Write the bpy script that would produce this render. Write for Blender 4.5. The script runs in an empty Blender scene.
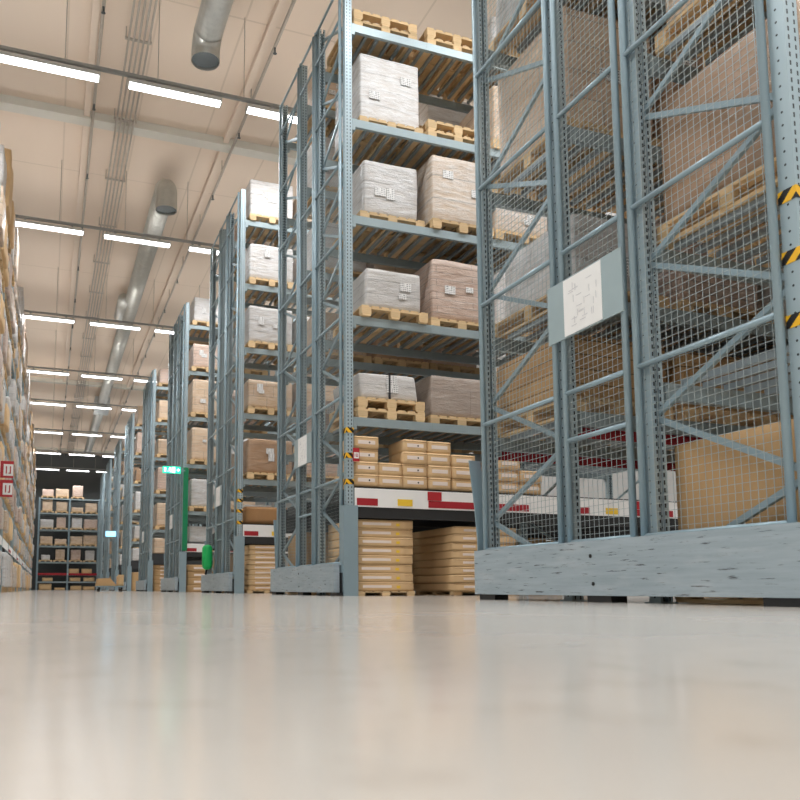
import bpy, math, random
from mathutils import Vector, noise
random.seed(7)
C = bpy.context.scene.collection
R = random.Random(11)

# ------------------------------------------------------------------ materials
def srgb(r, g, b):
    f = lambda c: (c/255/12.92) if c/255 <= .04045 else ((c/255+.055)/1.055)**2.4
    return (f(r), f(g), f(b), 1)

class NT:
    def __init__(s, name):
        s.m = bpy.data.materials.new(name); s.m.use_nodes = True
        s.t = s.m.node_tree; s.b = s.t.nodes['Principled BSDF']; s.L = s.t.links.new
    def n(s, ty, **kw):
        nd = s.t.nodes.new('ShaderNode'+ty)
        for k, v in kw.items(): setattr(nd, k, v)
        return nd
    def math(s, op, a, b=None, c=None):
        nd = s.n('Math', operation=op)
        for i, v in enumerate((a, b, c)):
            if v is None: continue
            if isinstance(v, (int, float)): nd.inputs[i].default_value = v
            else: s.L(v, nd.inputs[i])
        return nd.outputs[0]
    def mix(s, fac, a, b, blend='MIX'):
        nd = s.n('Mix', data_type='RGBA', blend_type=blend)
        for i, v in ((0, fac), (6, a), (7, b)):
            if isinstance(v, (int, float, tuple)): nd.inputs[i].default_value = v
            else: s.L(v, nd.inputs[i])
        return nd.outputs[2]
    def ramp(s, v, p0, p1):
        nd = s.n('MapRange'); s.L(v, nd.inputs[0]); nd.inputs[1].default_value = p0; nd.inputs[2].default_value = p1
        return nd.outputs[0]
    def noise(s, vec, scale, detail=3, rough=.5):
        nd = s.n('TexNoise'); nd.inputs['Scale'].default_value = scale; nd.inputs['Detail'].default_value = detail; nd.inputs['Roughness'].default_value = rough
        if vec is not None: s.L(vec, nd.inputs['Vector'])
        return nd.outputs[0]
    def coord(s, scale=(1, 1, 1), kind='Object'):
        tc = s.n('TexCoord'); mp = s.n('Mapping'); mp.inputs['Scale'].default_value = scale
        s.L(tc.outputs[kind], mp.inputs[0]); return mp.outputs[0]
    def bump(s, h, strength=.3, dist=.01):
        nd = s.n('Bump'); nd.inputs['Strength'].default_value = strength; nd.inputs['Distance'].default_value = dist
        s.L(h, nd.inputs['Height']); s.L(nd.outputs[0], s.b.inputs['Normal'])
    def set(s, col=None, rough=.5, metal=0, spec=.5):
        if col is not None:
            if isinstance(col, tuple): s.b.inputs['Base Color'].default_value = col
            else: s.L(col, s.b.inputs['Base Color'])
        s.b.inputs['Roughness'].default_value = rough; s.b.inputs['Metallic'].default_value = metal
        s.b.inputs['Specular IOR Level'].default_value = spec

M = {}
def plain(name, rgb, rough=.5, metal=0, var=.06, scale=6):
    t = NT(name); c = srgb(*rgb)
    n = t.noise(t.coord(), scale, 3)
    dk = tuple(x*(1-2*var) for x in c[:3])+(1,); lt = tuple(min(1, x*(1+2*var)) for x in c[:3])+(1,)
    t.set(t.mix(n, dk, lt), rough, metal); M[name] = t.m; return t

plain('steel', (144, 166, 176), .42, .25, .05, 3)
plain('steel_tube', (150, 172, 182), .38, .25, .04, 5)
plain('wire', (176, 188, 190), .4, .4, .02)
plain('beam_steel', (156, 172, 177), .4, .25, .06, 3)
plain('bar_steel', (150, 162, 168), .45, .35, .08, 4)
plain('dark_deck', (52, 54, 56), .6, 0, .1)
plain('carton', (196, 160, 114), .75, 0, .05, 4)
plain('carton_light', (224, 190, 144), .75, 0, .05, 4)
plain('carton_dark', (166, 126, 84), .78, 0, .06, 4)
plain('paper', (238, 238, 236), .7, 0, .02)
plain('paper_pink', (236, 222, 212), .7, 0, .03)
plain('print_grey', (204, 204, 208), .7, 0, .02)
plain('red', (178, 40, 48), .5, 0, .04)
plain('rail_red', (165, 35, 45), .5, 0, .05)
plain('yellow', (240, 200, 60), .5, 0, .03)
plain('black', (22, 22, 24), .5, 0, .05)
plain('green_post', (14, 128, 84), .45, 0, .05)
plain('green_bright', (20, 186, 96), .5, 0, .08)
plain('strap', (50, 52, 56), .4, 0, .05)
plain('fixture', (196, 196, 192), .4, .2, .02)
plain('track', (150, 152, 150), .45, .3, .03)
plain('pipe', (172, 164, 154), .45, .2, .05)
plain('roof_steel', (208, 206, 196), .55, 0, .04, 2)
plain('duct_box', (190, 196, 198), .4, .4, .04)
plain('channel_paint', (226, 210, 194), .8, 0, .02)
plain('dark_hole', (70, 76, 78), .7, 0, .1)
plain('board_grey', (160, 178, 182), .4, .1, .03)
plain('foot_black', (30, 32, 34), .5, 0, .05)

def wood():
    t = NT('wood'); v = t.coord((3, 3, 20)); n = t.noise(v, 2.5, 5, .6)
    oi = t.n('ObjectInfo'); base = t.mix(n, srgb(200, 164, 114), srgb(238, 212, 170))
    hs = t.n('HueSaturation'); t.L(base, hs.inputs['Color']); t.L(t.math('MULTIPLY_ADD', oi.outputs['Random'], .35, .8), hs.inputs['Value'])
    t.set(hs.outputs[0], .75); M['wood'] = t.m
wood()

def upright():
    t = NT('upright_steel'); tc = t.n('TexCoord'); sx = t.n('SeparateXYZ'); t.L(tc.outputs['Object'], sx.inputs[0])
    gn = t.n('NewGeometry'); ns = t.n('SeparateXYZ'); t.L(gn.outputs['Normal'], ns.inputs[0])
    x, y, z = sx.outputs; ay = t.math('ABSOLUTE', ns.outputs[1]); ax = t.math('ABSOLUTE', ns.outputs[0])
    # dashes on the faces looking along the aisle: two columns of slots
    zz = t.math('ABSOLUTE', t.math('SUBTRACT', t.math('FRACT', t.math('MULTIPLY', z, 20)), .5))
    dx = t.math('ABSOLUTE', t.math('SUBTRACT', t.math('ABSOLUTE', x), .024))
    dash = t.math('MULTIPLY', t.math('LESS_THAN', dx, .006), t.math('LESS_THAN', zz, .28))
    dash = t.math('MULTIPLY', dash, t.math('GREATER_THAN', ay, .5))
    z2 = t.math('MULTIPLY', t.math('SUBTRACT', t.math('FRACT', t.math('MULTIPLY', z, 13.33)), .5), .075)
    dot = t.math('LESS_THAN', t.math('SQRT', t.math('ADD', t.math('POWER', z2, 2), t.math('POWER', y, 2))), .007)
    dot = t.math('MULTIPLY', dot, t.math('GREATER_THAN', ax, .5))
    hole = t.math('MAXIMUM', dash, dot)
    n = t.noise(t.coord((1, 1, .3)), 6, 3)
    base = t.mix(n, srgb(156, 176, 184), srgb(180, 198, 205))
    t.set(t.mix(hole, base, srgb(44, 50, 54)), .4, .25); M['upright_steel'] = t.m
upright()

def kick():
    t = NT('scuffed_steel'); n1 = t.noise(t.coord((1, .9, 14)), 2.2, 6, .7); n2 = t.noise(t.coord((1, 3, 40)), 2, 3, .6)
    base = t.mix(n1, srgb(140, 158, 168), srgb(192, 205, 212))
    dark = t.ramp(n2, .62, .7)
    c = t.mix(dark, base, srgb(70, 72, 74)); n3 = t.noise(t.coord((1, 2, 9)), 1.3, 4, .6); c = t.mix(t.math('MULTIPLY', t.ramp(n3, .55, .75), .35), c, srgb(206, 212, 214)); t.set(c, .5, .25)
    t.bump(n1, .1, .002); M['scuffed_steel'] = t.m
kick()

def hazard():
    t = NT('hazard_tape'); tc = t.n('TexCoord'); sx = t.n('SeparateXYZ'); t.L(tc.outputs['Object'], sx.inputs[0])
    d = t.math('ADD', t.math('ADD', sx.outputs[0], sx.outputs[1]), sx.outputs[2])
    k = t.math('GREATER_THAN', t.math('FRACT', t.math('MULTIPLY', d, 9)), .5)
    t.set(t.mix(k, srgb(246, 190, 40), srgb(28, 28, 30)), .45); M['hazard_tape'] = t.m
hazard()

def wrap(name, ca, cb, film, filmcol=(232, 230, 228), bw=.36, rh=.22, rough=.32, mort=.006):
    """cartons in layers seen through creased stretch film"""
    t = NT(name); tc = t.n('TexCoord'); sx = t.n('SeparateXYZ'); t.L(tc.outputs['Object'], sx.inputs[0])
    cb_ = t.n('CombineXYZ'); t.L(t.math('ADD', sx.outputs[0], sx.outputs[1]), cb_.inputs[0]); t.L(sx.outputs[2], cb_.inputs[1])
    br = t.n('TexBrick'); t.L(cb_.outputs[0], br.inputs['Vector']); br.inputs['Scale'].default_value = 1
    br.inputs['Color1'].default_value = srgb(*ca); br.inputs['Color2'].default_value = srgb(*cb)
    br.inputs['Mortar'].default_value = srgb(*[int(c*.68) for c in ca]); br.inputs['Mortar Size'].default_value = mort
    br.inputs['Brick Width'].default_value = bw; br.inputs['Row Height'].default_value = rh; br.offset = .35
    oi = t.n('ObjectInfo')
    off = t.n('VectorMath', operation='ADD'); t.L(tc.outputs['Object'], off.inputs[0])
    sc = t.n('CombineXYZ'); t.L(t.math('MULTIPLY', oi.outputs['Random'], 37), sc.inputs[0]); t.L(sc.outputs[0], off.inputs[1])
    mp = t.n('Mapping'); mp.inputs['Scale'].default_value = (1.2, 1.2, 5); t.L(off.outputs[0], mp.inputs[0])
    n = t.noise(mp.outputs[0], 3.2, 6, .65)
    f = t.math('MULTIPLY', t.ramp(n, .38, .62), film)
    f = t.math('ADD', f, film*.45)
    f = t.math('MINIMUM', f, 1)
    c = t.mix(f, br.outputs['Color'], srgb(*filmcol))
    hs = t.n('HueSaturation'); t.L(c, hs.inputs['Color']); t.L(t.math('MULTIPLY_ADD', oi.outputs['Random'], .2, .88), hs.inputs['Value'])
    t.set(hs.outputs[0], rough, 0, .5); t.bump(n, .55, .035); M[name] = t.m
wrap('wrap_white', (190, 182, 174), (200, 194, 188), .72, (216, 216, 216), 3, .24, .3, .01)
wrap('wrap_carton', (206, 180, 150), (194, 166, 134), .55, (222, 218, 214), 3, .34, .3, .012)
wrap('wrap_grey', (188, 184, 180), (206, 202, 196), .5, (214, 213, 212), 3, .2)
wrap('wrap_tan', (206, 176, 140), (192, 158, 122), .3, (230, 220, 210), .45, .24)
wrap('wrap_pink', (196, 166, 146), (184, 152, 132), .35, (224, 212, 204), .9, .1)
wrap('wrap_dusk', (160, 144, 132), (148, 134, 122), .25, (186, 178, 172), 1.0, .4, .28, .003)
wrap('wrap_brown', (178, 142, 108), (164, 128, 96), .2, (214, 196, 180), 1.2, .6, .25, .002)
wrap('carton_stack', (198, 162, 116), (184, 146, 102), .0, (210, 180, 140), 3, .12, .7)

def label_mat():
    t = NT('printed_paper'); tc = t.n('TexCoord'); sx = t.n('SeparateXYZ'); t.L(tc.outputs['Object'], sx.inputs[0])
    row = t.math('GREATER_THAN', t.math('FRACT', t.math('MULTIPLY', sx.outputs[2], 38)), .55)
    n = t.noise(t.coord((60, 1, 1.5)), 1.0, 1); k = t.math('MULTIPLY', row, t.math('GREATER_THAN', n, .5))
    t.set(t.mix(k, srgb(232, 232, 230), srgb(120, 120, 124)), .6); M['printed_paper'] = t.m
label_mat()
def floor_mat():
    t = NT('polished_concrete'); v = t.coord(); n = t.noise(v, .9, 6, .6); n2 = t.noise(v, 9, 5, .6)
    c = t.mix(n, srgb(191, 184, 175), srgb(206, 199, 190)); c = t.mix(t.ramp(n2, .55, .8), c, srgb(178, 170, 159))
    t.set(c, .2, 0, .5)
    r = t.n('MapRange'); t.L(n, r.inputs[0]); r.inputs[3].default_value = .11; r.inputs[4].default_value = .18
    t.L(r.outputs[0], t.b.inputs['Roughness'])
    M['floor'] = t.m
floor_mat()

def ceil_mat():
    t = NT('ceiling_panels'); tc = t.n('TexCoord')
    br = t.n('TexBrick'); t.L(tc.outputs['Object'], br.inputs['Vector']); br.inputs['Scale'].default_value = 1; br.offset = 0
    br.inputs['Brick Width'].default_value = 1.7; br.inputs['Row Height'].default_value = 7.15; br.inputs['Mortar Size'].default_value = .022
    n = t.noise(t.coord((1, .12, 1)), .7, 3)
    base = t.mix(n, srgb(222, 205, 188), srgb(232, 216, 200))
    for k in ('Color1', 'Color2'): t.L(base, br.inputs[k])
    br.inputs['Mortar'].default_value = srgb(212, 196, 179)
    t.set(br.outputs['Color'], .85); M['ceiling'] = t.m
ceil_mat()
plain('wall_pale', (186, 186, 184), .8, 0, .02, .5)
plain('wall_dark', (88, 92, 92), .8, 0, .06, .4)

def duct_mat():
    t = NT('spiral_duct'); w = t.n('TexWave'); t.L(t.coord((.4, 1, .4)), w.inputs[0]); w.inputs['Scale'].default_value = 2.2; w.bands_direction = 'Y'
    n = t.noise(t.coord((2, 2, 2)), 3, 4)
    t.set(t.mix(n, srgb(168, 170, 166), srgb(208, 208, 202)), .35, .55); t.bump(w.outputs[1], .5, .02); M['duct'] = t.m
duct_mat()

def emit(name, rgb, s):
    t = NT(name); t.b.inputs['Base Color'].default_value = srgb(*rgb); t.b.inputs['Emission Color'].default_value = srgb(*rgb); t.b.inputs['Emission Strength'].default_value = s; M[name] = t.m
emit('tube_light', (250, 252, 255), 7)
emit('sign_green', (40, 205, 165), 1.4)
emit('sign_white', (235, 255, 248), 2.0)
emit('sign_blue', (150, 215, 255), 1.8)

# ------------------------------------------------------------------ mesh builder
class MB:
    def __init__(s): s.v = []; s.f = []
    def quad_box(s, P):
        b = len(s.v); s.v += [tuple(p) for p in P]
        for q in ((0, 3, 2, 1), (4, 5, 6, 7), (0, 1, 5, 4), (1, 2, 6, 5), (2, 3, 7, 6), (3, 0, 4, 7)): s.f.append(tuple(b+i for i in q))
    def box(s, x0, x1, y0, y1, z0, z1):
        x0, x1 = min(x0, x1), max(x0, x1); y0, y1 = min(y0, y1), max(y0, y1)
        s.quad_box([(x0, y0, z0), (x1, y0, z0), (x1, y1, z0), (x0, y1, z0), (x0, y0, z1), (x1, y0, z1), (x1, y1, z1), (x0, y1, z1)]); return s
    def bar(s, a, b, w, h, up=(1, 0, 0)):
        a, b = Vector(a), Vector(b); d = (b-a).normalized(); u = Vector(up); u = (u-d*u.dot(d)).normalized(); v = d.cross(u)
        o = [(-w/2, -h/2), (w/2, -h/2), (w/2, h/2), (-w/2, h/2)]
        s.quad_box([a+v*i+u*j for i, j in o]+[b+v*i+u*j for i, j in o]); return s
    def tube(s, pts, r, n=10, cap=True):
        pts = [Vector(p) for p in pts]; rr = r if isinstance(r, (list, tuple)) else [r]*len(pts); b = len(s.v)
        d0 = (pts[1]-pts[0]).normalized(); u = d0.orthogonal().normalized()
        for i, p in enumerate(pts):
            d = (pts[min(i+1, len(pts)-1)]-pts[max(i-1, 0)]).normalized(); u = (u-d*u.dot(d)).normalized(); w = d.cross(u)
            for k in range(n):
                a = 2*math.pi*k/n; s.v.append(tuple(p+(u*math.cos(a)+w*math.sin(a))*rr[i]))
        for i in range(len(pts)-1):
            for k in range(n): s.f.append((b+i*n+k, b+i*n+(k+1) % n, b+(i+1)*n+(k+1) % n, b+(i+1)*n+k))
        if cap: s.f.append(tuple(b+k for k in reversed(range(n)))); s.f.append(tuple(b+(len(pts)-1)*n+k for k in range(n)))
        return s
    def mesh(s, name, m, smooth=False):
        me = bpy.data.meshes.new(name); me.from_pydata(s.v, [], s.f); me.validate(); me.materials.append(M[m])
        if smooth:
            for p in me.polygons: p.use_smooth = True
        me.update(); return me

MC = {}
def cached(key, fn):
    if key not in MC: MC[key] = fn()
    return MC[key]
def link(name, me, parent=None, loc=(0, 0, 0), rot=(0, 0, 0)):
    o = bpy.data.objects.new(name, me); C.objects.link(o); o.location = loc; o.rotation_euler = rot
    if parent: o.parent = parent
    return o
def tag(o, label, cat, group=None, kind=None):
    o['label'] = label; o['category'] = cat
    if group: o['group'] = group
    if kind: o['kind'] = kind
    return o
def thing(name, label, cat, loc=(0, 0, 0), rot=0, group=None):
    o = bpy.data.objects.new(name, None); o.empty_display_size = .1; C.objects.link(o); o.location = loc; o.rotation_euler = (0, 0, rot)
    return tag(o, label, cat, group)
def struct(name, mb, m, loc=(0, 0, 0)):
    o = link(name, mb.mesh(name, m), None, loc); o['kind'] = 'structure'; return o
def rbox(w, d, h, r=.03, n=7, amp=.012, seed=0, mat='wrap_white', name='load', lean=0):
    """rounded, slightly lumpy box standing on z=0, centred in x and y"""
    v = {}; V = []; F = []
    def vid(p):
        k = tuple(round(c, 5) for c in p)
        if k not in v: v[k] = len(V); V.append(p)
        return v[k]
    H = (w/2, d/2, h/2)
    def T(t):   # denser close to the edges
        return (math.sin((t*2-1)*math.pi/2)*.5+.5)
    for ax in range(3):
        a1, a2 = (ax+1) % 3, (ax+2) % 3
        for sg in (-1, 1):
            for i in range(n):
                for j in range(n):
                    q = []
                    for di, dj in ((0, 0), (1, 0), (1, 1), (0, 1)):
                        p = [0, 0, 0]; p[ax] = sg*H[ax]; p[a1] = (T((i+di)/n)*2-1)*H[a1]; p[a2] = (T((j+dj)/n)*2-1)*H[a2]; q.append(vid(tuple(p)))
                    F.append(tuple(q if sg > 0 else q[::-1]))
    out = []
    for p in V:
        P = Vector(p); I = Vector([max(-H[k]+r, min(H[k]-r, p[k])) for k in range(3)]); D = P-I
        if D.length > 1e-6: P = I+D.normalized()*r
        nn = (P-I).normalized() if (P-I).length > 1e-6 else Vector((0, 0, 1))
        k = noise.noise(Vector((P.x*3+seed*7.1, P.y*3, P.z*2.5)))*amp
        if P.z < -h/2+.01: k = 0
        P = P+nn*k; P.z += h/2
        P.x += lean*P.z
        P.z = max(P.z, 0); out.append(tuple(P))
    me = bpy.data.meshes.new(name); me.from_pydata(out, [], F); me.materials.append(M[mat])
    for p in me.polygons: p.use_smooth = True
    me.update(); return me

# ------------------------------------------------------------------ the setting
H_CEIL = 11.6
struct('floor', MB().box(-6, 14, -8, 69, -.1, 0), 'floor')
struct('ceiling', MB().box(-6, 14, -8, 69, H_CEIL, H_CEIL+.1), 'ceiling')
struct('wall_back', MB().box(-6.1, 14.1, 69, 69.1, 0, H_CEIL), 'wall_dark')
struct('wall_front', MB().box(-6.1, 14.1, -8.1, -8, 0, H_CEIL), 'wall_pale')
struct('wall_left', MB().box(-6.1, -6, -8, 69, 0, H_CEIL), 'wall_pale')
struct('wall_right', MB().box(14, 14.1, -8, 69, 0, H_CEIL), 'wall_pale')
for k, y in enumerate((-7, 18.68, 44.3, 66.5)):
    mb = MB().box(-6, 14, y-.17, y+.17, 11.4, 11.6)
    o = struct('roof_beam', mb, 'roof_steel')

ORD = ['zeroth', 'first', 'second', 'third', 'fourth', 'fifth', 'sixth', 'seventh', 'eighth', 'ninth', 'tenth', 'eleventh']
# ------------------------------------------------------------------ lamps
ROWS = [-6.4, .6, 7.35, 14.25, 21.0, 28.4, 35.7, 41.9, 49.7, 57.4, 65.3]
def lamp_meshes():
    body = MB().box(-.88, .88, -.09, .09, .045, .11).box(-.9, -.88, -.1, .1, .0, .11).box(.88, .9, -.1, .1, 0, .11).mesh('housing', 'fixture')
    dif = MB().box(-.87, .87, -.075, .075, 0, .043).mesh('diffuser', 'tube_light')
    up = MB().box(-.84, .84, -.105, -.09, .07, .11).box(-.84, .84, .09, .105, .07, .11).mesh('fill_strip', 'fixture')  # plain strips added along the housing with the upward fill, not glowing
    clip = MB().box(-.03, .03, -.02, .02, .11, .2).mesh('clip', 'track')
    return body, dif, clip, up
LB = lamp_meshes()
LAMP = bpy.data.lights.new('tube', 'AREA'); LAMP.shape = 'RECTANGLE'; LAMP.size = 1.74; LAMP.size_y = .15; LAMP.energy = 75; LAMP.spread = math.radians(150); LAMP.color = (.97, .985, 1)
UPFILL = bpy.data.lights.new('ceiling_fill', 'AREA'); UPFILL.shape = 'RECTANGLE'; UPFILL.size = 1.6; UPFILL.size_y = .04; UPFILL.energy = 7; UPFILL.spread = math.radians(120); UPFILL.color = (1, .985, .96)  # added fill light, aimed upward only to brighten the ceiling
for r, y in enumerate(ROWS):
    seen = 'row %s' % ORD[r-2] if r > 2 else ''
    nm = {0: 'outer row behind the camera', 1: 'over the camera', 2: 'past the first rack'}.get(r, '%s lamp row ahead' % ORD[max(1, r-2)])
    tr = thing('lighting_track', 'grey suspended lighting track carrying tube lamps, %s' % nm, 'lighting track', (0, y, 9.8), 0, 'lighting tracks')
    link('rail', cached('trk', lambda: MB().box(-5.6, 13.6, -.035, .035, 0, .06).mesh('rail', 'track')), tr)
    for k in range(-2, 7):
        link('hanging_rod', cached('rod', lambda: MB().tube([(0, 0, .06), (0, 0, H_CEIL-9.77)], .009, 6).mesh('hanging_rod', 'pipe')), tr, (-.03+1.7*k, 0, 0))
    for k in range(-2, 6):
        if r > 6 and not -1 <= k <= 3: continue
        pos = ['beyond the long rack', 'over the long rack', 'over the long rack edge', 'over the middle of the aisle', 'at the mesh-fronted racks', 'one place behind the mesh fronts', 'two places behind the mesh fronts', 'three places behind the mesh fronts'][k+2]
        t = thing('tube_lamp', 'glowing white tube lamp, %s, %s' % (nm, pos), 'ceiling lamp', (-.3+2.31*k, y, 9.6), 0, 'tube lamps under the roof')
        link('housing', LB[0], t); link('tube', LAMP, t, (0, 0, -.004)); link('diffuser', LB[1], t); link('side_strip', LB[3], t)
        for sg in (-1, 1): link('up_fill', UPFILL, t, (0, sg*.085, .118), (math.pi-sg*math.radians(38), 0, 0))  # pair of added ceiling fill lights, tilted outward past the track
        link('mounting_clip', LB[2], t, (-.6, 0, 0)); link('mounting_clip', LB[2], t, (.6, 0, 0))

# ------------------------------------------------------------------ roof services
t = thing('conduit_bundle', 'bundle of five thin grey conduits running lengthwise under the ceiling', 'conduit', (1.38, 0, 11.3))
for k in range(5):
    link('pipe', MB().tube([(-.2+.1*k, -7.5, 0), (-.2+.1*k, 68.5, 0)], .022, 8).mesh('pipe', 'pipe', True), t)
for k in range(26):
    link('bracket', cached('brk', lambda: MB().box(-.27, .27, -.03, .03, .03, .06).box(-.26, -.24, -.01, .01, .06, .3).box(.24, .26, -.01, .01, .06, .3).mesh('bracket', 'pipe')), t, (0, -5+2.9*k, 0))
def sprinkler(x, lab):
    t = thing('sprinkler_pipe', lab, 'pipe', (x, 0, 11.25))
    link('pipe', MB().tube([(0, -7.5, 0), (0, 68.5, 0)], .035, 10).mesh('pipe', 'pipe', True), t)
    link('support_channel', MB().box(-.2, -.06, -7.5, 68.5, .2, .34).mesh('support_channel', 'channel_paint'), t)
    for k in range(21):
        link('sprinkler_head', cached('sph', lambda: MB().tube([(0, 0, -.03), (0, 0, -.14), (0, 0, -.16)], [.02, .02, .045], 8).mesh('sprinkler_head', 'dark_hole')), t, (0, 1.6+3.2*k, 0))
        link('hanger', cached('sphg', lambda: MB().box(-.012, .012, -.012, .012, .03, .35).mesh('hanger', 'pipe')), t, (0, .4+3.2*k, 0))
sprinkler(.63, 'thin sprinkler pipe under the ceiling over the aisle, beside the conduit bundle')
sprinkler(4.05, 'thin sprinkler pipe under the ceiling above the mesh-fronted racks')

def duct(y0, y1, x, z, r, lab, down_end, segs):
    t = thing('ventilation_duct', lab, 'duct', (x, 0, z))
    mb = MB(); n = 20
    link('tube', mb.tube([(0, y0, 0), (0, (y0+y1)/2, 0), (0, y1, 0)], r, 24).mesh('tube', 'duct', True), t)
    sg = -1 if down_end == y0 else 1
    pts = [(0, down_end, 0)]+[(0, down_end+sg*(r*1.15*math.sin(a)), -r*1.15*(1-math.cos(a))) for a in [math.pi/2*i/6 for i in range(1, 7)]]
    pts.append((0, pts[-1][1], pts[-1][2]-(.12 if sg > 0 else .4)))
    link('elbow', MB().tube(pts, r*1.02, 24, False).mesh('elbow', 'duct', True), t)
    ey, ez = pts[-1][1], pts[-1][2]
    link('nozzle_ring', MB().tube([(0, ey, ez+.05), (0, ey, ez+.05), (0, ey, ez-.02), (0, ey, ez-.02)], [r*1.0, r*1.14, r*1.14, r*.74], 24, False).mesh('nozzle_ring', 'duct_box'), t)
    link('nozzle_grille', MB().tube([(0, ey, ez+.06), (0, ey, ez+.05)], r*.97, 24).mesh('nozzle_grille', 'dark_hole'), t)
    for yy in segs:
        link('joint_ring', MB().tube([(0, yy-.05, 0), (0, yy-.05, 0), (0, yy+.05, 0), (0, yy+.05, 0)], [r*.98, r*1.07, r*1.07, r*.98], 24, False).mesh('joint_ring', 'duct_box'), t)
        link('hanger', MB().box(-.01, .01, yy-.01, yy+.01, r*.9, H_CEIL-z).mesh('hanger', 'pipe'), t)
    return t
duct(-6, 13.75, 2.55, 10.75, .27, 'silver ventilation duct whose open nozzle hangs before the first roof beam', 13.75, (-4, 0, 4, 8, 12))
d2 = duct(20.6, 64, 2.68, 11.0, .28, 'long silver ventilation duct running on beyond the first roof beam', 20.6, (23.5, 27, 31, 35, 40, 44, 48, 53, 58, 62))
link('damper_box', MB().box(-.42, .42, 46.2, 48, -.42, .3).mesh('damper_box', 'duct_box'), d2)
link('branch_collar', MB().tube([(-.32, 29.2, 0), (-.32, 31.2, 0)], .22, 16).mesh('branch_collar', 'duct', True), d2)

# ------------------------------------------------------------------ racks
LV = [1.45, 2.38, 3.78, 5.21, 6.62, 8.05]
TOP = 8.72
DEP = 3.2            # two 1.12 m deep frames with a .96 m gap
FY = (0, 1.10, 1.98, 3.10)     # near edges of the four uprights, each .1 deep
BAY = 3.4
def up_mesh():
    mb = MB(); w, d = .05, .05
    mb.box(-w, w, -d, -d+.012, 0, TOP).box(-w, -w+.012, -d+.012, d, 0, TOP).box(w-.012, w, -d+.012, d, 0, TOP)
    mb.box(-w+.012, -w+.035, d-.01, d, 0, TOP).box(w-.035, w-.012, d-.01, d, 0, TOP)
    mb.box(-w-.02, w+.02, -d-.02, d+.02, 0, .008)
    return mb.mesh('upright', 'upright_steel')
def wires(y0, y1, z0, z1, s=.05, r=.0014):
    mb = MB(); n = round((y1-y0)/s); m = round((z1-z0)/s)
    for i in range(1, n):
        y = y0+(y1-y0)*i/n; mb.box(-r, r, y-r, y+r, z0, z1)
    for j in range(1, m):
        z = z0+(z1-z0)*j/m; mb.box(r, 3*r, y0, y1, z-r, z+r)
    return mb.mesh('wire_mesh', 'wire')
RZ = [.43, 1.55, 2.65, 3.76, 4.88, 5.98, 7.06, 8.14, 8.66]
PANELS = ((.12, 1.18), (1.275, 1.935), (2.045, 3.11))

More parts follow.
